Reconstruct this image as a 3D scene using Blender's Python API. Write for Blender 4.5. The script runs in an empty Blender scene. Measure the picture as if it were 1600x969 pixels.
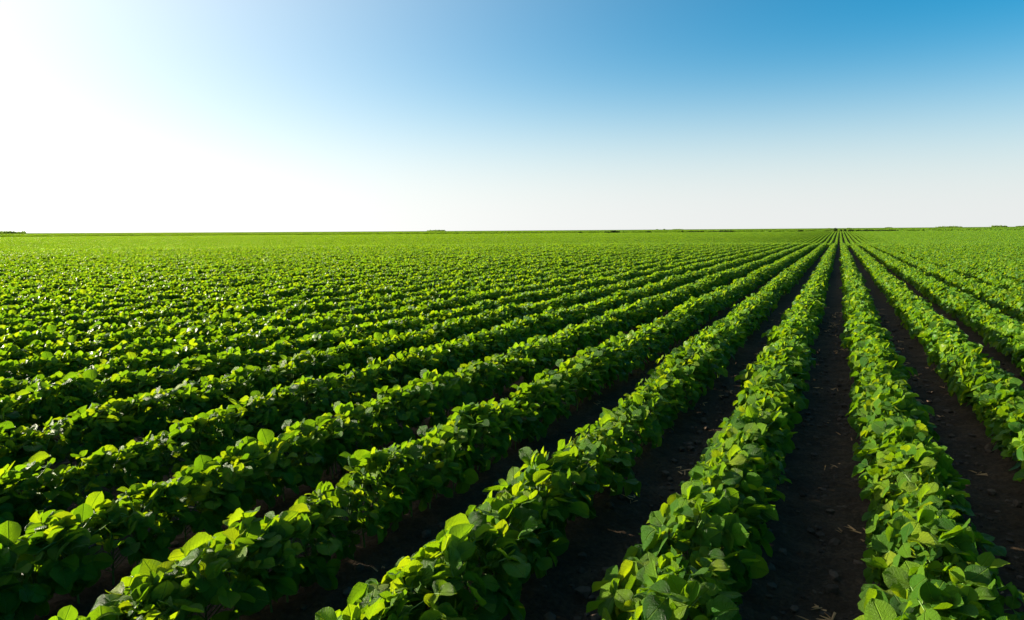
import bpy, math, random
import numpy as np
from mathutils import Vector, Matrix, Euler, noise

rng = random.Random(7)
nrng = np.random.default_rng(11)
SC = bpy.context.scene
COL = SC.collection
R = math.radians

# ------------------------------------------------------------------ camera
EYE = 0.97                      # metres above the soil
YAW = R(25.53)                  # view axis, left of the crop rows (rows run along +Y)
PITCH = R(6.43)
ROLL = R(0.376)
cam_data = bpy.data.cameras.new('camera')
cam_data.lens = 24.0
cam_data.sensor_width = 36.0
cam_data.sensor_fit = 'HORIZONTAL'
cam_data.clip_start = 0.02
cam_data.clip_end = 20000.0
cam = bpy.data.objects.new('camera', cam_data)
COL.objects.link(cam)
CAM_POS = Vector((0, 0, EYE))
fw = Vector((-math.sin(YAW) * math.cos(PITCH), math.cos(YAW) * math.cos(PITCH), -math.sin(PITCH)))
rt = fw.cross(Vector((0, 0, 1))).normalized()
up = rt.cross(fw).normalized()
cr, sr = math.cos(ROLL), math.sin(ROLL)
rt2 = rt * cr - up * sr
up2 = up * cr + rt * sr
cam.matrix_world = Matrix.Translation(CAM_POS) @ Matrix((rt2, up2, -fw)).transposed().to_4x4()
SC.camera = cam
FPX = 24.0 / 36.0 * 1600.0


def project(p):
    d = Vector(p) - CAM_POS
    z = d.dot(fw)
    if z <= 0.05:
        return None
    return 800 + FPX * d.dot(rt2) / z, 484.5 - FPX * d.dot(up2) / z, z


def ground_dir(px):
    """Unit ground direction that the picture column px looks along at the horizon."""
    d = fw * FPX + rt2 * (px - 800) + up2 * (484.5 - 362)
    return Vector((d.x, d.y, 0)).normalized()


# ------------------------------------------------------------------ light
SUN_EL = R(12.5)
SUN_AZ = YAW + R(70.0)          # left of +Y
sun_dir = Vector((-math.sin(SUN_AZ) * math.cos(SUN_EL), math.cos(SUN_AZ) * math.cos(SUN_EL), math.sin(SUN_EL)))
world = bpy.data.worlds.new('World')
SC.world = world
world.use_nodes = True
wn, wl = world.node_tree.nodes, world.node_tree.links
wn.clear()
SKY_TINT = (0.034, 0.95, 1.15, 1)
sky = wn.new('ShaderNodeTexSky')
sky.sky_type = 'NISHITA'
sky.sun_disc = False
sky.sun_elevation = SUN_EL
sky.sun_rotation = -SUN_AZ
sky.altitude = 0
sky.air_density = 1.0
sky.dust_density = 0.1
sky.ozone_density = 3.0
bg = wn.new('ShaderNodeBackground')
bg.inputs['Strength'].default_value = 0.05
wo = wn.new('ShaderNodeOutputWorld')


def wmath(op, a, b=None):
    n = wn.new('ShaderNodeMath')
    n.operation = op
    for i, v in enumerate((a, b)):
        if v is None:
            continue
        if isinstance(v, (int, float)):
            n.inputs[i].default_value = v
        else:
            wl.new(v, n.inputs[i])
    return n.outputs[0]


# deep summer blue from the sky model, seen through a white veil of haze that thickens towards the
# horizon (all the way round) and towards the sun (its aureole, the same on every side of it)
wtc = wn.new('ShaderNodeTexCoord')
wsep = wn.new('ShaderNodeSeparateXYZ')
wl.new(wtc.outputs['Generated'], wsep.inputs[0])
wz = wmath('MAXIMUM', wsep.outputs[2], 0.0)
veil_h = wmath('EXPONENT', wmath('MULTIPLY', wmath('POWER', wmath('DIVIDE', wz, 0.157), 2.5), -1.0))
wdot = wn.new('ShaderNodeVectorMath'); wdot.operation = 'DOT_PRODUCT'
wl.new(wtc.outputs['Generated'], wdot.inputs[0]); wdot.inputs[1].default_value = sun_dir
wang = wmath('ARCCOSINE', wmath('MINIMUM', wdot.outputs['Value'], 1.0))
veil_s = wmath('EXPONENT', wmath('MULTIPLY', wmath('POWER', wmath('DIVIDE', wang, R(56)), 2.5), -1.0))
veil = wmath('SUBTRACT', 1.0, wmath('MULTIPLY', wmath('SUBTRACT', 1.0, veil_h), wmath('SUBTRACT', 1.0, veil_s)))
wgain = wn.new('ShaderNodeMix'); wgain.data_type = 'RGBA'; wgain.blend_type = 'MULTIPLY'; wgain.inputs[0].default_value = 1.0
wl.new(sky.outputs[0], wgain.inputs[6])
wgain.inputs[7].default_value = SKY_TINT
wwhite = wn.new('ShaderNodeMix'); wwhite.data_type = 'RGBA'
wl.new(veil_s, wwhite.inputs[0])
wwhite.inputs[6].default_value = (4.85, 5.0, 4.95, 1)
wwhite.inputs[7].default_value = (8.7, 8.5, 8.1, 1)
wmix = wn.new('ShaderNodeMix'); wmix.data_type = 'RGBA'
wl.new(veil, wmix.inputs[0])
wl.new(wgain.outputs[2], wmix.inputs[6])
wl.new(wwhite.outputs[2], wmix.inputs[7])
wl.new(wmix.outputs[2], bg.inputs[0])
wl.new(bg.outputs[0], wo.inputs[0])

sun_data = bpy.data.lights.new('sun', 'SUN')
sun_data.energy = 5.0
sun_data.angle = R(0.53)
sun_data.color = (1.0, 0.90, 0.70)
sun = bpy.data.objects.new('sun', sun_data)
COL.objects.link(sun)
sun.rotation_euler = (-sun_dir).to_track_quat('-Z', 'Y').to_euler()

vs = SC.view_settings
vs.view_transform = 'Standard'
vs.look = 'None'
vs.gamma = 1.0
vs.use_curve_mapping = False
vs.exposure = 1.75
SC.cycles.max_bounces = 6
SC.cycles.diffuse_bounces = 1
SC.cycles.transmission_bounces = 4
SC.cycles.glossy_bounces = 2

# ------------------------------------------------------------------ terrain
_TR = [0, 30, 42, 58, 75, 84, 120, 178, 205, 600, 1500, 2300, 4000, 9000]
_TZ = [0, 0.0, -0.015, -0.32, -0.43, -0.39, -0.05, 0.46, 0.62, 2.3, 6.2, 7.0, -6, -120]
_m = []
for _i in range(len(_TR)):
    if _i in (0, len(_TR) - 1):
        _m.append(0.0)
    else:
        d0 = (_TZ[_i] - _TZ[_i - 1]) / (_TR[_i] - _TR[_i - 1])
        d1 = (_TZ[_i + 1] - _TZ[_i]) / (_TR[_i + 1] - _TR[_i])
        _m.append(0.0 if d0 * d1 <= 0 else 2 * d0 * d1 / (d0 + d1))


def land(x, y):
    """Height of the gently rolling land."""
    r = math.hypot(x, y)
    for i in range(len(_TR) - 1):
        if r <= _TR[i + 1]:
            h = _TR[i + 1] - _TR[i]
            t = (r - _TR[i]) / h
            t2, t3 = t * t, t * t * t
            return ((2 * t3 - 3 * t2 + 1) * _TZ[i] + (t3 - 2 * t2 + t) * h * _m[i] +
                    (-2 * t3 + 3 * t2) * _TZ[i + 1] + (t3 - t2) * h * _m[i + 1])
    return _TZ[-1]


ROW = 0.50
ROW0 = 0.222                     # x of the row just right of the central furrow
FIELD_END = 200.0


def soil(x, y):
    z = land(x, y)
    r = math.hypot(x, y)
    if r < 60:
        k = 1 - r / 60
        z += 0.012 * k * math.cos(2 * math.pi * (x - ROW0) / ROW)
        if r < 14:
            q = 1 - r / 14
            z += q * (0.018 * noise.noise(Vector((x * 9, y * 9, 1.3))) + 0.016 * noise.noise(Vector((x * 26, y * 26, 5.1))))
    return z


# ------------------------------------------------------------------ node helpers and materials
def mat(name):
    m = bpy.data.materials.new(name)
    m.use_nodes = True
    nt = m.node_tree
    nt.nodes.clear()
    return m, nt.nodes, nt.links


def nd(ns, t, **kw):
    n = ns.new(t)
    for k, v in kw.items():
        setattr(n, k, v)
    return n


def ramp(ns, stops):
    n = ns.new('ShaderNodeValToRGB')
    e = n.color_ramp.elements
    while len(e) < len(stops):
        e.new(0.5)
    for i, (p, c) in enumerate(stops):
        e[i].position = p
        e[i].color = (*c, 1)
    return n


def leaf_material(name, tint=1.0):
    m, ns, ln = mat(name)
    out = nd(ns, 'ShaderNodeOutputMaterial')
    oi = nd(ns, 'ShaderNodeObjectInfo')
    geo = nd(ns, 'ShaderNodeNewGeometry')
    add = nd(ns, 'ShaderNodeMath', operation='ADD')
    ln.new(oi.outputs['Random'], add.inputs[0])
    ln.new(geo.outputs['Random Per Island'], add.inputs[1])
    fr = nd(ns, 'ShaderNodeMath', operation='FRACT')
    ln.new(add.outputs[0], fr.inputs[0])
    # surface colour varies from leaf to leaf
    top = ramp(ns, [(0.0, (0.022, 0.082, 0.009)), (0.5, (0.070, 0.175, 0.010)), (0.88, (0.125, 0.225, 0.009)), (1.0, (0.18, 0.25, 0.012))])
    ln.new(fr.outputs[0], top.inputs[0])
    thr = ramp(ns, [(0.0, (0.15, 0.32, 0.004)), (0.6, (0.255, 0.44, 0.004)), (1.0, (0.42, 0.53, 0.004))])
    ln.new(fr.outputs[0], thr.inputs[0])
    # veins from the leaf's own UV: midrib along u = 0.5, side veins running outwards and forward
    uv = nd(ns, 'ShaderNodeUVMap')
    sep = nd(ns, 'ShaderNodeSeparateXYZ')
    ln.new(uv.outputs[0], sep.inputs[0])
    du = nd(ns, 'ShaderNodeMath', operation='SUBTRACT'); du.inputs[1].default_value = 0.5
    ln.new(sep.outputs[0], du.inputs[0])
    ab = nd(ns, 'ShaderNodeMath', operation='ABSOLUTE')
    ln.new(du.outputs[0], ab.inputs[0])
    sv = nd(ns, 'ShaderNodeMath', operation='MULTIPLY_ADD')
    ln.new(ab.outputs[0], sv.inputs[0]); sv.inputs[1].default_value = -0.75
    ln.new(sep.outputs[1], sv.inputs[2])
    sc = nd(ns, 'ShaderNodeMath', operation='MULTIPLY'); sc.inputs[1].default_value = 8.0
    ln.new(sv.outputs[0], sc.inputs[0])
    pp = nd(ns, 'ShaderNodeMath', operation='PINGPONG'); pp.inputs[1].default_value = 0.5
    ln.new(sc.outputs[0], pp.inputs[0])
    side = nd(ns, 'ShaderNodeMapRange', interpolation_type='SMOOTHSTEP')
    ln.new(pp.outputs[0], side.inputs[0])
    side.inputs[1].default_value = 0.0; side.inputs[2].default_value = 0.09
    side.inputs[3].default_value = 0.55; side.inputs[4].default_value = 0.0
    mid = nd(ns, 'ShaderNodeMapRange', interpolation_type='SMOOTHSTEP')
    ln.new(ab.outputs[0], mid.inputs[0])
    mid.inputs[1].default_value = 0.006; mid.inputs[2].default_value = 0.035
    mid.inputs[3].default_value = 1.0; mid.inputs[4].default_value = 0.0
    vein = nd(ns, 'ShaderNodeMath', operation='MAXIMUM')
    ln.new(side.outputs[0], vein.inputs[0]); ln.new(mid.outputs[0], vein.inputs[1])
    vf = nd(ns, 'ShaderNodeMath', operation='MULTIPLY'); vf.inputs[1].default_value = 0.45
    ln.new(vein.outputs[0], vf.inputs[0])
    # blotches of lighter tissue
    tc = nd(ns, 'ShaderNodeTexCoord')
    nz = nd(ns, 'ShaderNodeTexNoise'); nz.inputs['Scale'].default_value = 38; nz.inputs['Detail'].default_value = 4
    ln.new(tc.outputs['Object'], nz.inputs['Vector'])
    hv = nd(ns, 'ShaderNodeHueSaturation')
    vv = nd(ns, 'ShaderNodeMapRange'); vv.inputs[1].default_value = 0.3; vv.inputs[2].default_value = 0.7; vv.inputs[3].default_value = 0.78; vv.inputs[4].default_value = 1.22
    ln.new(nz.outputs[0], vv.inputs[0])
    ln.new(vv.outputs[0], hv.inputs['Value'])
    ln.new(top.outputs[0], hv.inputs['Color'])
    mx = nd(ns, 'ShaderNodeMix', data_type='RGBA')
    ln.new(vf.outputs[0], mx.inputs[0]); ln.new(hv.outputs[0], mx.inputs[6]); mx.inputs[7].default_value = (0.19, 0.30, 0.04, 1)
    # paler underside
    und = nd(ns, 'ShaderNodeMix', data_type='RGBA')
    ln.new(geo.outputs['Backfacing'], und.inputs[0]); ln.new(mx.outputs[2], und.inputs[6])
    hu = nd(ns, 'ShaderNodeHueSaturation'); hu.inputs['Saturation'].default_value = 0.95; hu.inputs['Value'].default_value = 1.15
    ln.new(mx.outputs[2], hu.inputs['Color']); ln.new(hu.outputs[0], und.inputs[7])
    # relief
    hs = nd(ns, 'ShaderNodeMath', operation='MULTIPLY_ADD')
    ln.new(vein.outputs[0], hs.inputs[0]); hs.inputs[1].default_value = -1.0
    ln.new(nz.outputs[0], hs.inputs[2])
    bp = nd(ns, 'ShaderNodeBump'); bp.inputs['Strength'].default_value = 0.8; bp.inputs['Distance'].default_value = 0.006
    ln.new(hs.outputs[0], bp.inputs['Height'])
    pb = nd(ns, 'ShaderNodeBsdfPrincipled')
    pb.inputs['Roughness'].default_value = 0.38
    pb.inputs['Specular IOR Level'].default_value = 0.14
    ln.new(und.outputs[2], pb.inputs['Base Color']); ln.new(bp.outputs[0], pb.inputs['Normal'])
    tr = nd(ns, 'ShaderNodeBsdfTranslucent')
    tv = nd(ns, 'ShaderNodeMix', data_type='RGBA')
    tvf = nd(ns, 'ShaderNodeMath', operation='MULTIPLY'); tvf.inputs[1].default_value = 0.35
    ln.new(vein.outputs[0], tvf.inputs[0])
    ln.new(tvf.outputs[0], tv.inputs[0]); ln.new(thr.outputs[0], tv.inputs[6]); tv.inputs[7].default_value = (0.08, 0.22, 0.01, 1)
    ln.new(tv.outputs[2], tr.inputs['Color']); ln.new(bp.outputs[0], tr.inputs['Normal'])
    ms = nd(ns, 'ShaderNodeMixShader'); ms.inputs[0].default_value = 0.41
    ln.new(pb.outputs[0], ms.inputs[1]); ln.new(tr.outputs[0], ms.inputs[2])
    ln.new(ms.outputs[0], out.inputs[0])
    return m


M_LEAF = leaf_material('soybean_leaf')


def plain(name, col, rough=0.6, var=0.25, scale=40.0, bump=0.0):
    m, ns, ln = mat(name)
    out = nd(ns, 'ShaderNodeOutputMaterial')
    pb = nd(ns, 'ShaderNodeBsdfPrincipled'); pb.inputs['Roughness'].default_value = rough
    pb.inputs['Specular IOR Level'].default_value = 0.25
    tc = nd(ns, 'ShaderNodeTexCoord')
    nz = nd(ns, 'ShaderNodeTexNoise'); nz.inputs['Scale'].default_value = scale; nz.inputs['Detail'].default_value = 5
    ln.new(tc.outputs['Object'], nz.inputs['Vector'])
    geo = nd(ns, 'ShaderNodeNewGeometry')
    ad = nd(ns, 'ShaderNodeMath', operation='MULTIPLY_ADD'); ad.inputs[1].default_value = 0.6
    ln.new(geo.outputs['Random Per Island'], ad.inputs[0]); ln.new(nz.outputs[0], ad.inputs[2])
    rp = ramp(ns, [(0.3, tuple(c * (1 - var) for c in col)), (1.1 if False else 1.0, tuple(c * (1 + var) for c in col))])
    ln.new(ad.outputs[0], rp.inputs[0]); ln.new(rp.outputs[0], pb.inputs['Base Color'])
    if bump:
        bp = nd(ns, 'ShaderNodeBump'); bp.inputs['Strength'].default_value = bump; bp.inputs['Distance'].default_value = 0.01
        ln.new(nz.outputs[0], bp.inputs['Height']); ln.new(bp.outputs[0], pb.inputs['Normal'])
    ln.new(pb.outputs[0], out.inputs[0])
    return m


M_STEM = plain('soybean_stem', (0.13, 0.22, 0.05), 0.55)
M_CLOD = plain('soil_clod', (0.080, 0.053, 0.034), 0.95, 0.55, 60, 0.6)
M_STRAW = plain('dry_straw', (0.48, 0.25, 0.10), 0.8, 0.5, 30)
M_BARK = plain('tree_bark', (0.10, 0.075, 0.05), 0.9)


def crown_material(name, col, thru):
    m, ns, ln = mat(name)
    out = nd(ns, 'ShaderNodeOutputMaterial')
    geo = nd(ns, 'ShaderNodeNewGeometry')
    rp = ramp(ns, [(0, tuple(c * 0.6 for c in col)), (1, tuple(c * 1.4 for c in col))])
    ln.new(geo.outputs['Random Per Island'], rp.inputs[0])
    d = nd(ns, 'ShaderNodeBsdfDiffuse'); ln.new(rp.outputs[0], d.inputs[0])
    t = nd(ns, 'ShaderNodeBsdfTranslucent'); t.inputs[0].default_value = (*thru, 1)
    ms = nd(ns, 'ShaderNodeMixShader'); ms.inputs[0].default_value = 0.45
    ln.new(d.outputs[0], ms.inputs[1]); ln.new(t.outputs[0], ms.inputs[2]); ln.new(ms.outputs[0], out.inputs[0])
    return m


M_BUSH = crown_material('bush_foliage', (0.028, 0.05, 0.018), (0.04, 0.075, 0.012))
M_CROWN = crown_material('tree_foliage', (0.07, 0.115, 0.035), (0.14, 0.22, 0.03))


def ground_material():
    m, ns, ln = mat('field_ground')
    out = nd(ns, 'ShaderNodeOutputMaterial')
    tc = nd(ns, 'ShaderNodeTexCoord')
    # bare soil
    n1 = nd(ns, 'ShaderNodeTexNoise'); n1.inputs['Scale'].default_value = 7; n1.inputs['Detail'].default_value = 9; n1.inputs['Roughness'].default_value = 0.65
    n2 = nd(ns, 'ShaderNodeTexNoise'); n2.inputs['Scale'].default_value = 70; n2.inputs['Detail'].default_value = 6; n2.inputs['Roughness'].default_value = 0.7
    v1 = nd(ns, 'ShaderNodeTexVoronoi', feature='F1'); v1.inputs['Scale'].default_value = 45
    for n in (n1, n2, v1):
        ln.new(tc.outputs['Object'], n.inputs['Vector'])
    rp = ramp(ns, [(0.34, (0.038, 0.024, 0.013)), (0.52, (0.088, 0.055, 0.030)), (0.70, (0.175, 0.112, 0.062))])
    mxn = nd(ns, 'ShaderNodeMath', operation='MULTIPLY_ADD'); mxn.inputs[1].default_value = 0.5
    hf = nd(ns, 'ShaderNodeMath', operation='MULTIPLY'); hf.inputs[1].default_value = 0.5
    ln.new(n1.outputs[0], hf.inputs[0]); ln.new(n2.outputs[0], mxn.inputs[0]); ln.new(hf.outputs[0], mxn.inputs[2])
    ln.new(mxn.outputs[0], rp.inputs[0])
    hb = nd(ns, 'ShaderNodeMath', operation='MULTIPLY_ADD'); hb.inputs[1].default_value = -0.5
    ln.new(v1.outputs['Distance'], hb.inputs[0]); ln.new(n2.outputs[0], hb.inputs[2])
    bp = nd(ns, 'ShaderNodeBump'); bp.inputs['Strength'].default_value = 1.0; bp.inputs['Distance'].default_value = 0.022
    ln.new(hb.outputs[0], bp.inputs['Height'])
    ps = nd(ns, 'ShaderNodeBsdfPrincipled'); ps.inputs['Roughness'].default_value = 0.95; ps.inputs['Specular IOR Level'].default_value = 0.15
    ln.new(rp.outputs[0], ps.inputs['Base Color']); ln.new(bp.outputs[0], ps.inputs['Normal'])
    # crops on the land beyond the field, strip by strip
    mp = nd(ns, 'ShaderNodeMapping'); mp.inputs['Scale'].default_value = (0.0022, 0.009, 1); mp.inputs['Rotation'].default_value = (0, 0, 0.42)
    ln.new(tc.outputs['Object'], mp.inputs['Vector'])
    vf = nd(ns, 'ShaderNodeTexVoronoi', feature='F1'); vf.inputs['Scale'].default_value = 1.0
    ln.new(mp.outputs[0], vf.inputs['Vector'])
    sx = nd(ns, 'ShaderNodeSeparateColor'); ln.new(vf.outputs['Color'], sx.inputs[0])
    rf = ramp(ns, [(0.0, (0.075, 0.125, 0.014)), (0.45, (0.10, 0.16, 0.016)), (0.75, (0.13, 0.19, 0.02)), (0.92, (0.20, 0.22, 0.035))])
    ln.new(sx.outputs[0], rf.inputs[0])
    pf = nd(ns, 'ShaderNodeBsdfDiffuse'); ln.new(rf.outputs[0], pf.inputs[0])
    n3 = nd(ns, 'ShaderNodeTexNoise'); n3.inputs['Scale'].default_value = 1.2; n3.inputs['Detail'].default_value = 6
    ln.new(tc.outputs['Object'], n3.inputs['Vector'])
    b3 = nd(ns, 'ShaderNodeBump'); b3.inputs['Distance'].default_value = 0.8; ln.new(n3.outputs[0], b3.inputs['Height'])
    ln.new(b3.outputs[0], pf.inputs['Normal'])
    ln_ = nd(ns, 'ShaderNodeVectorMath', operation='LENGTH'); ln.new(tc.outputs['Object'], ln_.inputs[0])
    gt = nd(ns, 'ShaderNodeMath', operation='GREATER_THAN'); gt.inputs[1].default_value = FIELD_END + 2
    ln.new(ln_.outputs['Value'], gt.inputs[0])
    ms = nd(ns, 'ShaderNodeMixShader')
    ln.new(gt.outputs[0], ms.inputs[0]); ln.new(ps.outputs[0], ms.inputs[1]); ln.new(pf.outputs[0], ms.inputs[2])
    ln.new(ms.outputs[0], out.inputs[0])
    return m


M_GROUND = ground_material()


# ------------------------------------------------------------------ mesh helpers
def new_obj(name, me, parent=None, kind=None):
    o = bpy.data.objects.new(name, me)
    COL.objects.link(o)
    if parent is not None:
        o.parent = parent
    if kind:
        o['kind'] = kind
    return o


def mesh_from(name, verts, faces, m, uvs=None, smooth=True):
    me = bpy.data.meshes.new(name)
    me.from_pydata([tuple(v) for v in verts], [], faces)
    if uvs is not None:
        lay = me.uv_layers.new(name='UVMap')
        idx = np.empty(len(me.loops), dtype=np.int32)
        me.loops.foreach_get('vertex_index', idx)
        lay.data.foreach_set('uv', np.asarray(uvs, dtype=np.float32)[idx].ravel())
    me.materials.append(m)
    if smooth:
        me.polygons.foreach_set('use_smooth', [True] * len(me.polygons))
    me.update()
    return me


# ------------------------------------------------------------------ ground
def axis_coords(dense_lo, dense_hi, step, far):
    a = list(np.arange(dense_lo, dense_hi, step))
    s, x = step, dense_hi
    while x < far:
        a.append(x); s *= 1.07; x += s
    a.append(far)
    s, x = step, dense_lo
    while x > -far:
        s *= 1.07; x -= s; a.append(max(x, -far))
    return sorted(set(round(v, 4) for v in a))


gx = axis_coords(-2.4, 1.4, 0.022, 8000)
gy = axis_coords(0.6, 5.0, 0.024, 8000)
gv = [(x, y, soil(x, y)) for y in gy for x in gx]
nx = len(gx)
gf = [(j * nx + i, j * nx + i + 1, (j + 1) * nx + i + 1, (j + 1) * nx + i) for j in range(len(gy) - 1) for i in range(nx - 1)]
ground = new_obj('ground', mesh_from('ground', gv, gf, M_GROUND), kind='structure')


# ------------------------------------------------------------------ leaves and plants
def leaf_shape(r, nl=6, nw=4):
    """A soybean leaflet of unit length: ovate, cupped along the midrib, drooping to the tip, with a wavy edge. Base at the origin, tip along +Y, face up."""
    width = r.uniform(0.40, 0.50)
    fold = r.uniform(0.18, 0.85)
    droop = r.uniform(-0.3, 1.15)
    twist = r.uniform(-0.5, 0.5)
    wav = r.uniform(0.02, 0.075)
    ph = r.uniform(0, 6.28)
    curl = r.uniform(-2.0, 1.4)
    peak = r.uniform(0.40, 0.52)
    vs_, uv_ = [], []
    y0 = z0 = 0.0
    ang = 0.25
    for i in range(nl + 1):
        t = i / nl
        if i:
            ang = 0.25 - droop * t
            y0 += math.cos(ang) / nl
            z0 += math.sin(ang) / nl
        p = math.log(0.5) / math.log(peak)
        w = width * max(0.0, math.sin(math.pi * min(1, (t ** p)))) ** 0.62
        if i == 0:
            w = 0.03
        if i == nl:
            w = 0.02
        tw = twist * t
        for j in range(nw + 1):
            u = -1 + 2 * j / nw
            a = fold * (1 + curl * (abs(u) - 0.5))
            lx = u * w * math.cos(a * abs(u))
            lz = abs(u) * w * math.sin(a) + wav * math.sin(ph + t * 9 + (2.2 if u > 0 else 0)) * abs(u)
            cx, cz = lx * math.cos(tw) - lz * math.sin(tw), lx * math.sin(tw) + lz * math.cos(tw)
            vs_.append((cx, y0 - cz * math.sin(ang), z0 + cz * math.cos(ang)))
            uv_.append((0.5 + u * 0.5 * (w / width if width else 0), t))
    fs_ = []
    n = nw + 1
    for i in range(nl):
        for j in range(nw):
            fs_.append((i * n + j, i * n + j + 1, (i + 1) * n + j + 1, (i + 1) * n + j))
    return np.array(vs_), fs_, uv_


LEAVES = [leaf_shape(rng) for _ in range(20)]
LEAF_MESH = [mesh_from('leaf', v, f, M_LEAF, u) for v, f, u in LEAVES]
COARSE = [leaf_shape(rng, 2, 2) for _ in range(10)]


def tube(pts, r0, r1, n=5):
    vs_, fs_ = [], []
    for k, p in enumerate(pts):
        d = (pts[min(k + 1, len(pts) - 1)] - pts[max(k - 1, 0)]).normalized()
        a = d.cross(Vector((0.3, 0.9, 0.2))).normalized()
        b = d.cross(a)
        rad = r0 + (r1 - r0) * k / (len(pts) - 1)
        for q in range(n):
            t = 2 * math.pi * q / n
            vs_.append(p + a * (rad * math.cos(t)) + b * (rad * math.sin(t)))
    for k in range(len(pts) - 1):
        for q in range(n):
            fs_.append((k * n + q, k * n + (q + 1) % n, (k + 1) * n + (q + 1) % n, (k + 1) * n + q))
    return vs_, fs_


SUNWARD = Vector((sun_dir.x, sun_dir.y, 0.0)).normalized()


def frame_for(direction, normal):
    y = direction.normalized()
    z = (normal - y * normal.dot(y))
    z = z.normalized() if z.length > 1e-4 else y.orthogonal().normalized()
    x = y.cross(z)
    return Matrix((x, y, z)).transposed().to_4x4()


def design_plant(r):
    """One soybean plant of a closed row: returns leaf placements [(leaf shape index, matrix)] and the stem and petiole tubes.
    The leaves form a shell over the row: flat to hanging on the flanks, upright here and there on the crest."""
    leaves, tubes = [], []
    H = r.uniform(0.165, 0.195)
    lean = Vector((r.uniform(-0.12, 0.12), r.uniform(-0.12, 0.12), 1))
    tubes.append(([lean * (H * t) for t in (0, 0.35, 0.7, 1.0)], 0.0030, 0.0013))
    n = r.choice((23, 24, 25))
    for k in range(n):
        th = R(-104 + 208 * (k + r.uniform(0.1, 0.9)) / n)
        f = r.uniform(0.62, 1.05) if r.random() > 0.08 or abs(th) < R(50) else r.uniform(1.05, 1.25)
        sn, cs = math.sin(th), math.cos(th)
        crest = max(0.0, cs) ** 2
        p_ = Vector((0.095 * sn * f, r.uniform(-0.075, 0.075), 0.128 + (0.088 + 0.024 * r.random() * crest) * cs * f))
        t = min(1.0, max(0.12, (p_.z - 0.06) / H * 0.9))
        base = lean * (H * t)
        mid = (base + p_) * 0.5 + Vector((0, 0, 0.012))
        tubes.append(([base, mid, p_], 0.0014, 0.0009))
        shell = Vector((sn / 0.095, r.uniform(-1.5, 1.5), cs / 0.100)).normalized()
        out = Vector((sn, r.uniform(-0.9, 0.9), 0)).normalized()
        size = (0.037 + 0.028 * r.random() ** 1.3) * (1 - 0.06 * crest)
        stand = r.random() < 0.04 + 0.16 * crest
        if stand:      # a leaf held up to the low sun
            nrm = SUNWARD * r.uniform(0.3, 1.2) + Vector((r.gauss(0, .45), r.gauss(0, .55), r.uniform(0.0, 0.7)))
            ldir = Vector((r.uniform(-.5, .5), r.uniform(-.5, .5), 0.9))
        else:
            q_ = 0.22 + 0.20 * crest
            nrm = shell * (1 - 0.3 * crest) + Vector((0, 0, 0.35)) + SUNWARD * r.uniform(0.0, 0.6 + 0.5 * crest) + Vector((r.gauss(0, q_), r.gauss(0, q_ * 1.2), r.gauss(0, .15)))
            az = r.uniform(0, 6.283)
            ldir = (out + Vector((0, r.uniform(-.6, .6), -0.75 * abs(sn)))) * (1 - crest) + Vector((math.cos(az), math.sin(az), 0.35)) * crest
        nrm.normalize()
        ldir = ldir - nrm * ldir.dot(nrm)
        if ldir.length < 0.05:
            ldir = nrm.orthogonal()
        ldir.normalize()
        sidev = nrm.cross(ldir)
        for q, (fdir, sc, back) in enumerate(((ldir, 1.0, 0.012), (sidev * 0.86 + ldir * 0.4, 0.90, 0.0), (sidev * -0.86 + ldir * 0.4, 0.90, 0.0))):
            n2 = (nrm + Vector((r.gauss(0, .28), r.gauss(0, .28), r.gauss(0, .22)))).normalized()
            dirv = fdir + Vector((r.uniform(-.22, .22), r.uniform(-.22, .22), r.uniform(-.2, .2)))
            dirv = dirv - n2 * dirv.dot(n2)
            if dirv.length < 0.1:
                continue
            dirv.normalize()
            p = p_ + ldir * back
            s = size * sc * r.uniform(0.84, 1.14)
            over = max(p.z, p.z + dirv.z * s * 0.9) - r.uniform(0.243, 0.268)
            if over > 0:       # keep the crest even: no leaf stands far above its neighbours
                s *= 0.8
                p = p - Vector((0, 0, min(over, 0.05)))
            M = Matrix.Translation(p) @ frame_for(dirv, n2) @ Matrix.Diagonal((s * r.uniform(0.98, 1.15), s, s, 1))
            leaves.append((r.randrange(len(LEAVES)), M))
            if back:
                tubes.append(([p_, p], 0.0009, 0.0007))
    return leaves, tubes


PROTOS = [design_plant(rng) for _ in range(24)]
STEM_MESH = []
for lv, tb in PROTOS:
    vs_, fs_ = [], []
    for pts, a, b in tb:
        v, f = tube(pts, a, b)
        o = len(vs_)
        vs_ += v
        fs_ += [tuple(i + o for i in q) for q in f]
    STEM_MESH.append(mesh_from('stem', vs_, fs_, M_STEM))


def joined_plant(idx, coarse=False, keep=1.0, grow=1.0, r=rng, stems=True):
    """A whole plant as arrays, for the plants that are too many to pick apart."""
    lv, tb = PROTOS[idx]
    V, F, U, mats = [], [], [], []
    for li, M in lv:
        if r.random() > keep:
            continue
        v, f, u = (COARSE[li % len(COARSE)] if coarse else LEAVES[li])
        A = np.array(M)
        o = len(V)
        V += list(v * grow @ A[:3, :3].T + A[:3, 3])
        F += [tuple(i + o for i in q) for q in f]
        U += u
    return V, F, U


# rows and plant positions ------------------------------------------------
FULL = []                        # plants that get all their leaves: (x, y, distance)
SEG = []                         # stretches of row farther off: (x, y)
SEG_LEN = 1.5
NEAR_R = 42.0
VIEW = Vector((fw.x, fw.y)).normalized()


def in_wedge(x, y, r, margin):
    if r < 7:
        return True
    a = math.atan2(x * VIEW.y - y * VIEW.x, x * VIEW.x + y * VIEW.y)
    return abs(a) < R(37 + margin)


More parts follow.
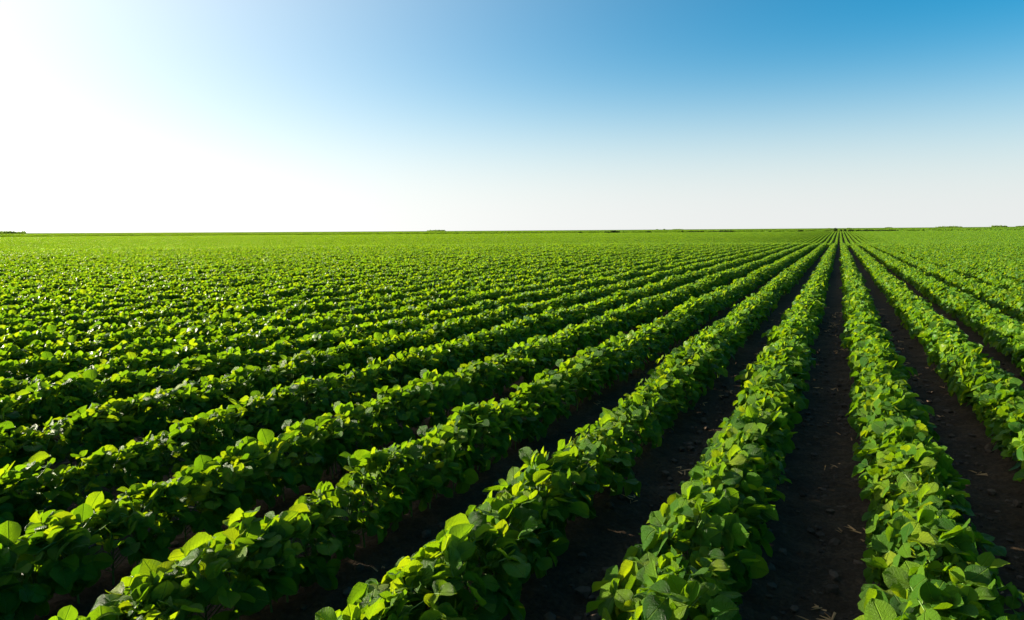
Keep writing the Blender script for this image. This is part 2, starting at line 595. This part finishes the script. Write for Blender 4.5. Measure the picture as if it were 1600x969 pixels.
pr = random.Random(3)
for k in range(-430, 430):
    x0 = ROW0 + k * ROW
    # nearby: single plants
    if abs(x0) < NEAR_R:
        y = -4.0 + pr.random() * 0.12
        while y < NEAR_R:
            r_ = math.hypot(x0, y)
            if r_ < NEAR_R and in_wedge(x0, y, r_, 12):
                FULL.append((x0 + pr.gauss(0, 0.014) + 0.022 * noise.noise(Vector((k * 7.7, y * 0.55, 0.5))), y, r_, k))
            y += 0.080 * pr.uniform(0.75, 1.25)
    y = 0.0
    while y < FIELD_END:
        r_ = math.hypot(x0, y + SEG_LEN / 2)
        if NEAR_R - 0.7 <= r_ < FIELD_END and in_wedge(x0, y, r_, 8):
            SEG.append((x0, y + SEG_LEN / 2))
        y += SEG_LEN

# the 300 plants that show largest in the photograph become things of their own
cand = []
for i, (x, y, r_, k) in enumerate(FULL):
    if r_ > 9:
        continue
    p = project((x, y, 0.2))
    if p and -28 < p[0] < 1628 and p[1] < 1010:
        cand.append((p[2], i))
cand.sort()
single = [i for _z, i in cand[:300]]
single_set = set(single)

ORD = ('first second third fourth fifth sixth seventh eighth ninth tenth eleventh twelfth thirteenth fourteenth fifteenth sixteenth '
       'seventeenth eighteenth nineteenth').split()
TENS = {2: 'twent', 3: 'thirt', 4: 'fort', 5: 'fift', 6: 'sixt', 7: 'sevent'}


def ordinal(n):
    if n <= 19:
        return ORD[n - 1]
    t, u = divmod(n, 10)
    return TENS[t] + ('ieth' if u == 0 else 'y-' + ORD[u - 1])


def row_phrase(k):
    return f'{ordinal(k)} row right of central furrow' if k >= 1 else f'{ordinal(1 - k)} row left of central furrow'


def plant_pose(i):
    rr = random.Random(1000 + i)
    x, y, r_, k = FULL[i]
    s = rr.uniform(0.90, 1.13) * (1.0 + 0.11 * noise.noise(Vector((x * 0.9, y * 0.9, 2))))
    return rr.randrange(len(PROTOS)), rr.uniform(-0.32, 0.32), s


by_row = {}
for i in single:
    by_row.setdefault(FULL[i][3], []).append(i)
PLANT_OF = {}                    # plant design -> first plant built of it, with its parts


def build_plant(design):
    root = bpy.data.objects.new('soybean_plant', None)
    COL.objects.link(root)
    new_obj('stem', STEM_MESH[design], root)
    for li, M in PROTOS[design][0]:
        o = new_obj('leaf', LEAF_MESH[li], root)
        o.matrix_local = M
    return root


def copy_plant(src, parts):
    root = src.copy()
    COL.objects.link(root)
    for ch in parts:
        c = ch.copy()
        COL.objects.link(c)
        c.parent = root
    return root


for k in sorted(by_row, key=lambda q: abs(q)):
    idx = sorted(by_row[k], key=lambda i: FULL[i][1])
    for n, i in enumerate(idx):
        design, rz, s = plant_pose(i)
        if design in PLANT_OF:
            src, parts = PLANT_OF[design]
            root = copy_plant(src, parts)
        else:
            root = build_plant(design)
            PLANT_OF[design] = (root, list(root.children))
        x, y, r_, _k = FULL[i]
        root.location = (x, y, soil(x, y) - 0.004)
        root.rotation_euler = (0, 0, rz)
        root.scale = (s, s, s)
        root.empty_display_size = 0.05
        root['label'] = f'{ordinal(n + 1)} soybean plant from the near end of the {row_phrase(k)}'
        root['category'] = 'soybean plant'
        root['group'] = 'soybean plants in the nearest rows'


# the rest of the crop: one object of kind stuff, its plants spread by geometry nodes over points --------
def source_object(name, V, F, U, m):
    return bpy.data.objects.new(name, mesh_from(name, V, F, m, U))


SRC_NEAR = [source_object('soybean_plant_source', *joined_plant(j), M_LEAF) for j in range(len(PROTOS))]
SRC_FAR = []
for j in range(7):
    V, F, U = [], [], []
    rr = random.Random(50 + j)
    y = -SEG_LEN / 2
    while y < SEG_LEN / 2:
        pv, pf, pu = joined_plant(rr.randrange(len(PROTOS)), True, 0.85, 1.2, rr)
        a, s = rr.uniform(-.3, .3), rr.uniform(0.9, 1.14)
        ca, sa = math.cos(a) * s, math.sin(a) * s
        o = len(V)
        V += [(p[0] * ca - p[1] * sa + 0.0, p[0] * sa + p[1] * ca + y, p[2] * s) for p in pv]
        F += [tuple(q + o for q in f) for f in pf]
        U += pu
        y += 0.084 * rr.uniform(0.8, 1.2)
    SRC_FAR.append(source_object('soybean_row_source', V, F, U, M_LEAF))


def scatter(name, pts, rot, scl, pick, sources):
    me = bpy.data.meshes.new(name)
    me.from_pydata(pts, [], [])
    for nm, typ, vals in (('turn', 'FLOAT', rot), ('size', 'FLOAT', scl), ('pick', 'INT', pick)):
        at = me.attributes.new(nm, typ, 'POINT')
        at.data.foreach_set('value', np.asarray(vals, dtype=np.int32 if typ == 'INT' else np.float32))
    o = new_obj(name, me, kind='stuff')
    ng = bpy.data.node_groups.new(name, 'GeometryNodeTree')
    ng.interface.new_socket('Geometry', in_out='INPUT', socket_type='NodeSocketGeometry')
    ng.interface.new_socket('Geometry', in_out='OUTPUT', socket_type='NodeSocketGeometry')
    N, Lk = ng.nodes, ng.links
    gi, go = N.new('NodeGroupInput'), N.new('NodeGroupOutput')
    g2i = N.new('GeometryNodeGeometryToInstance')
    for s in reversed(sources):
        oi = N.new('GeometryNodeObjectInfo')
        oi.inputs['Object'].default_value = s
        oi.inputs['As Instance'].default_value = False
        Lk.new(oi.outputs['Geometry'], g2i.inputs[0])
    iop = N.new('GeometryNodeInstanceOnPoints')
    iop.inputs['Pick Instance'].default_value = True
    at = {}
    for nm, typ in (('turn', 'FLOAT'), ('size', 'FLOAT'), ('pick', 'INT')):
        a = N.new('GeometryNodeInputNamedAttribute')
        a.data_type = typ
        a.inputs['Name'].default_value = nm
        at[nm] = a.outputs['Attribute']
    cx = N.new('ShaderNodeCombineXYZ')
    Lk.new(at['turn'], cx.inputs[2])
    Lk.new(gi.outputs[0], iop.inputs['Points'])
    Lk.new(g2i.outputs[0], iop.inputs['Instance'])
    Lk.new(at['pick'], iop.inputs['Instance Index'])
    Lk.new(cx.outputs[0], iop.inputs['Rotation'])
    Lk.new(at['size'], iop.inputs['Scale'])
    Lk.new(iop.outputs[0], go.inputs[0])
    md = o.modifiers.new('spread', 'NODES')
    md.node_group = ng
    return o


pts, rot, scl, pick = [], [], [], []
for i, (x, y, r_, k) in enumerate(FULL):
    if i in single_set:
        continue
    d, a, s = plant_pose(i)
    pts.append((x, y, soil(x, y) - 0.004)); rot.append(a); scl.append(s); pick.append(d)
for x, y in SEG:
    pts.append((x, y, land(x, y)))
    rot.append(pr.choice((0.0, 0.0)))
    scl.append(pr.uniform(0.94, 1.08))
    pick.append(len(PROTOS) + pr.randrange(len(SRC_FAR)))
scatter('soybean_crop', pts, rot, scl, pick, SRC_NEAR + SRC_FAR)

# the next field, beyond the bushes: seen so flat that its rows close up
pts, rot, scl, pick = [], [], [], []
for k in range(-100, 100):
    x0 = k * 6.0
    y = 0.0
    while y < 640:
        r_ = math.hypot(x0, y)
        if 216 < r_ < 640 and in_wedge(x0, y, r_, 6):
            pts.append((x0 + pr.uniform(-1.5, 1.5), y, land(x0, y) - 0.02))
            rot.append(pr.uniform(-0.5, 0.5)); scl.append(pr.uniform(1.0, 1.7)); pick.append(pr.randrange(len(SRC_FAR)))
        y += SEG_LEN * 1.3
scatter('neighbouring_crop', pts, rot, scl, pick, SRC_FAR)

# ------------------------------------------------------------------ soil clods and straw in the furrows
def lump(r, c, s):
    base = [(0, 0, 1), (0.9, 0, .45), (.28, .85, .45), (-.72, .53, .45), (-.72, -.53, .45), (.28, -.85, .45),
            (.72, .53, -.45), (-.28, .85, -.45), (-.9, 0, -.45), (-.28, -.85, -.45), (.72, -.53, -.45), (0, 0, -1)]
    a = r.uniform(0, 6.28)
    ca, sa = math.cos(a), math.sin(a)
    sx, sy, sz = s * r.uniform(.7, 1.3), s * r.uniform(.7, 1.3), s * r.uniform(.5, .9)
    out = []
    for x, y, z in base:
        q = r.uniform(.75, 1.2)
        x, y, z = x * sx * q, y * sy * q, z * sz * q
        out.append((c[0] + x * ca - y * sa, c[1] + x * sa + y * ca, c[2] + z))
    F = [(0, 1, 2), (0, 2, 3), (0, 3, 4), (0, 4, 5), (0, 5, 1), (1, 6, 2), (2, 7, 3), (3, 8, 4), (4, 9, 5), (5, 10, 1),
         (2, 6, 7), (3, 7, 8), (4, 8, 9), (5, 9, 10), (1, 10, 6), (11, 7, 6), (11, 8, 7), (11, 9, 8), (11, 10, 9), (11, 6, 10)]
    return out, F


sr_ = random.Random(21)
V, F = [], []
SV, SF = [], []
for k in range(-9, 6):
    xc = ROW0 + (k - 0.5) * ROW
    for _ in range(900):
        y = 0.4 + 8.5 * sr_.random() ** 1.3
        x = xc + sr_.gauss(0, 0.085)
        s = 0.0025 + 0.019 * sr_.random() ** 3.2
        v, f = lump(sr_, (x, y, soil(x, y) + s * 0.2), s)
        o = len(V); V += v; F += [tuple(i + o for i in q) for q in f]
    for c in range(34):
        y0 = 0.6 + 9 * sr_.random()
        x0 = xc + sr_.gauss(0.03, 0.07)
        for _ in range(sr_.randrange(1, 7)):
            x, y = x0 + sr_.gauss(0, .018), y0 + sr_.gauss(0, .02)
            a = sr_.uniform(0, 6.28)
            l, w = sr_.uniform(.006, .022), sr_.uniform(.0012, .0035)
            dx, dy = math.cos(a), math.sin(a)
            z = soil(x, y) + 0.006 + sr_.random() * .006
            t = sr_.uniform(-.006, .006)
            o = len(SV)
            SV += [(x - dx * l - dy * w, y - dy * l + dx * w, z - t), (x - dx * l + dy * w, y - dy * l - dx * w, z - t + .002),
                   (x + dx * l + dy * w, y + dy * l - dx * w, z + t), (x + dx * l - dy * w, y + dy * l + dx * w, z + t + .002),
                   (x, y, z + .004)]
            SF += [(o, o + 1, o + 4), (o + 1, o + 2, o + 4), (o + 2, o + 3, o + 4), (o + 3, o, o + 4)]
new_obj('soil_clods', mesh_from('soil_clods', V, F, M_CLOD, smooth=False), kind='stuff')
new_obj('straw_litter', mesh_from('straw_litter', SV, SF, M_STRAW, smooth=False), kind='stuff')


# ------------------------------------------------------------------ bushes and trees along the field edge and on the skyline
def crown_mesh(r, w, h, z0, n, m):
    """A crown of many small leaf sprays filling several lobes."""
    lobes = [(Vector((r.uniform(-.32, .32) * w, r.uniform(-.32, .32) * w, z0 + h * r.uniform(.25, .75))), r.uniform(.22, .36)) for _ in range(6)]
    V, F = [], []
    for _ in range(n):
        c, q = r.choice(lobes)
        d = Vector((r.gauss(0, 1), r.gauss(0, 1), r.gauss(0, 1))).normalized() * (r.random() ** 0.4)
        p = c + Vector((d.x * w * q, d.y * w * q, d.z * h * q * 1.1))
        p.z = max(p.z, z0 * 0.6 + 0.05)
        s = 0.07 * (w + h) * r.uniform(.5, 1.2)
        a = Vector((r.gauss(0, 1), r.gauss(0, 1), r.gauss(0, 1))).normalized()
        b = a.orthogonal().normalized()
        o = len(V)
        V += [p - a * s, p + b * s * .6, p + a * s, p - b * s * .6]
        F += [(o, o + 1, o + 2, o + 3)]
    return mesh_from('crown', V, F, m, smooth=False)


def edge_plant(name, label, cat, group, px, dist, w, h, trunk, seed):
    r = random.Random(seed)
    d = ground_dir(px)
    x, y = d.x * dist, d.y * dist
    root = bpy.data.objects.new(name, None)
    COL.objects.link(root)
    root.location = (x, y, land(x, y) - 0.02)
    root['label'] = label
    root['category'] = cat
    root['group'] = group
    new_obj('crown', crown_mesh(r, w, h - trunk, trunk, 260, M_BUSH if cat == 'bush' else M_CROWN), root)
    t0 = max(trunk, h * 0.3)
    pts_ = [Vector((0, 0, 0)), Vector((r.uniform(-.03, .03) * h, 0, t0 * .5)), Vector((r.uniform(-.05, .05) * h, r.uniform(-.05, .05) * h, t0)), Vector((0, 0, h * .6))]
    v, f = tube(pts_, h * 0.035, h * 0.012, 7)
    for q in range(3):
        a = r.uniform(0, 6.28)
        v2, f2 = tube([pts_[2], pts_[2] + Vector((math.cos(a) * w * .25, math.sin(a) * w * .25, h * .22))], h * 0.015, h * 0.006, 5)
        o = len(v); v += v2; f += [tuple(i + o for i in g) for g in f2]
    new_obj('trunk', mesh_from('trunk', v, f, M_BARK), root)


EDGE = [  # px, width px, height px, label
    (840, 3, 2.0, 'lone dark speck of a bush far left along the field edge'),
    (905, 8, 2.0, 'flat dark bush beside the pale strip on the far field edge'),
    (955, 15, 3.0, 'widest dark bush on the far field edge before the centre'),
    (1013, 8, 2.4, 'small dark oblong bush on the field edge, just past the widest bush'),
    (1067, 4, 2.4, 'round dark bush alone on the field edge between two low thickets'),
    (1085, 18, 1.6, 'long low thicket just after the round bush on the field edge'),
    (1128, 32, 1.6, 'longest low thicket on the field edge, midway to the row ends'),
    (1203, 4, 2.0, 'tiny bush on the field edge before the dark oblong shrub'),
    (1251, 6, 2.6, 'dark oblong shrub on the field edge left of the row ends'),
    (1307, 5, 4.0, 'dark pointed bush standing right where the crop rows meet'),
    (1314, 3, 3.0, 'first shrub right of the pointed bush at the row ends'),
    (1320, 3, 3.2, 'second shrub right of the pointed bush at the row ends'),
    (1328, 4, 3.0, 'third shrub right of the pointed bush at the row ends'),
    (1333, 3, 2.8, 'fourth shrub right of the pointed bush at the row ends'),
    (1341, 5, 2.6, 'last separate shrub right of the pointed bush at the row ends'),
    (1357, 22, 2.2, 'low dark thicket on the field edge beyond the separate shrubs'),
    (1385, 26, 1.6, 'thin thicket ending the dark line right of the row ends'),
]
for n, (px, wpx, hpx, lab) in enumerate(EDGE):
    dist = 204 + (n * 37 % 11) * 0.4
    z = dist * 0.97
    edge_plant('field_bush', lab, 'bush', 'bushes along the far edge of the field', px, dist, wpx * z / FPX * 1.3, hpx * z / FPX * 1.55, 0.0, 300 + n)
SKY = [
    (12, 26, 4.0, 'low wide tree at the extreme left end of the skyline'),
    (5, 5, 5.0, 'slightly taller tree rising out of the leftmost skyline clump'),
    (684, 30, 0.9, 'flat wide tree clump alone on the left half of the skyline'),
    (1027, 3, 3.0, 'small pointed tree, first of the two pointed ones on the skyline'),
    (1038, 3, 3.6, 'taller pointed tree, second of the two pointed ones on the skyline'),
    (1058, 12, 2.0, 'low wide tree just past the two pointed ones on the skyline'),
    (1294, 5, 2.0, 'small skyline tree just left of where the crop rows meet'),
    (1327, 5, 2.2, 'small skyline tree just right of where the crop rows meet'),
    (1340, 4, 2.0, 'tiny skyline tree before the hazy clump right of the row ends'),
    (1389, 8, 3.0, 'pale low clump on the skyline beyond the thin thicket'),
    (1481, 22, 2.0, 'long low tree clump on the skyline between two gaps'),
    (1566, 17, 4.0, 'largest tree clump on the right part of the skyline'),
    (1596, 9, 3.6, 'tree clump at the extreme right end of the skyline'),
]
for n, (px, wpx, hpx, lab) in enumerate(SKY):
    dist = 1900 + (n * 53 % 17) * 12
    edge_plant('distant_tree', lab, 'tree', 'trees on the far skyline', px, dist, wpx * dist / FPX * 1.25, hpx * dist / FPX * 0.45, 0.2, 500 + n)
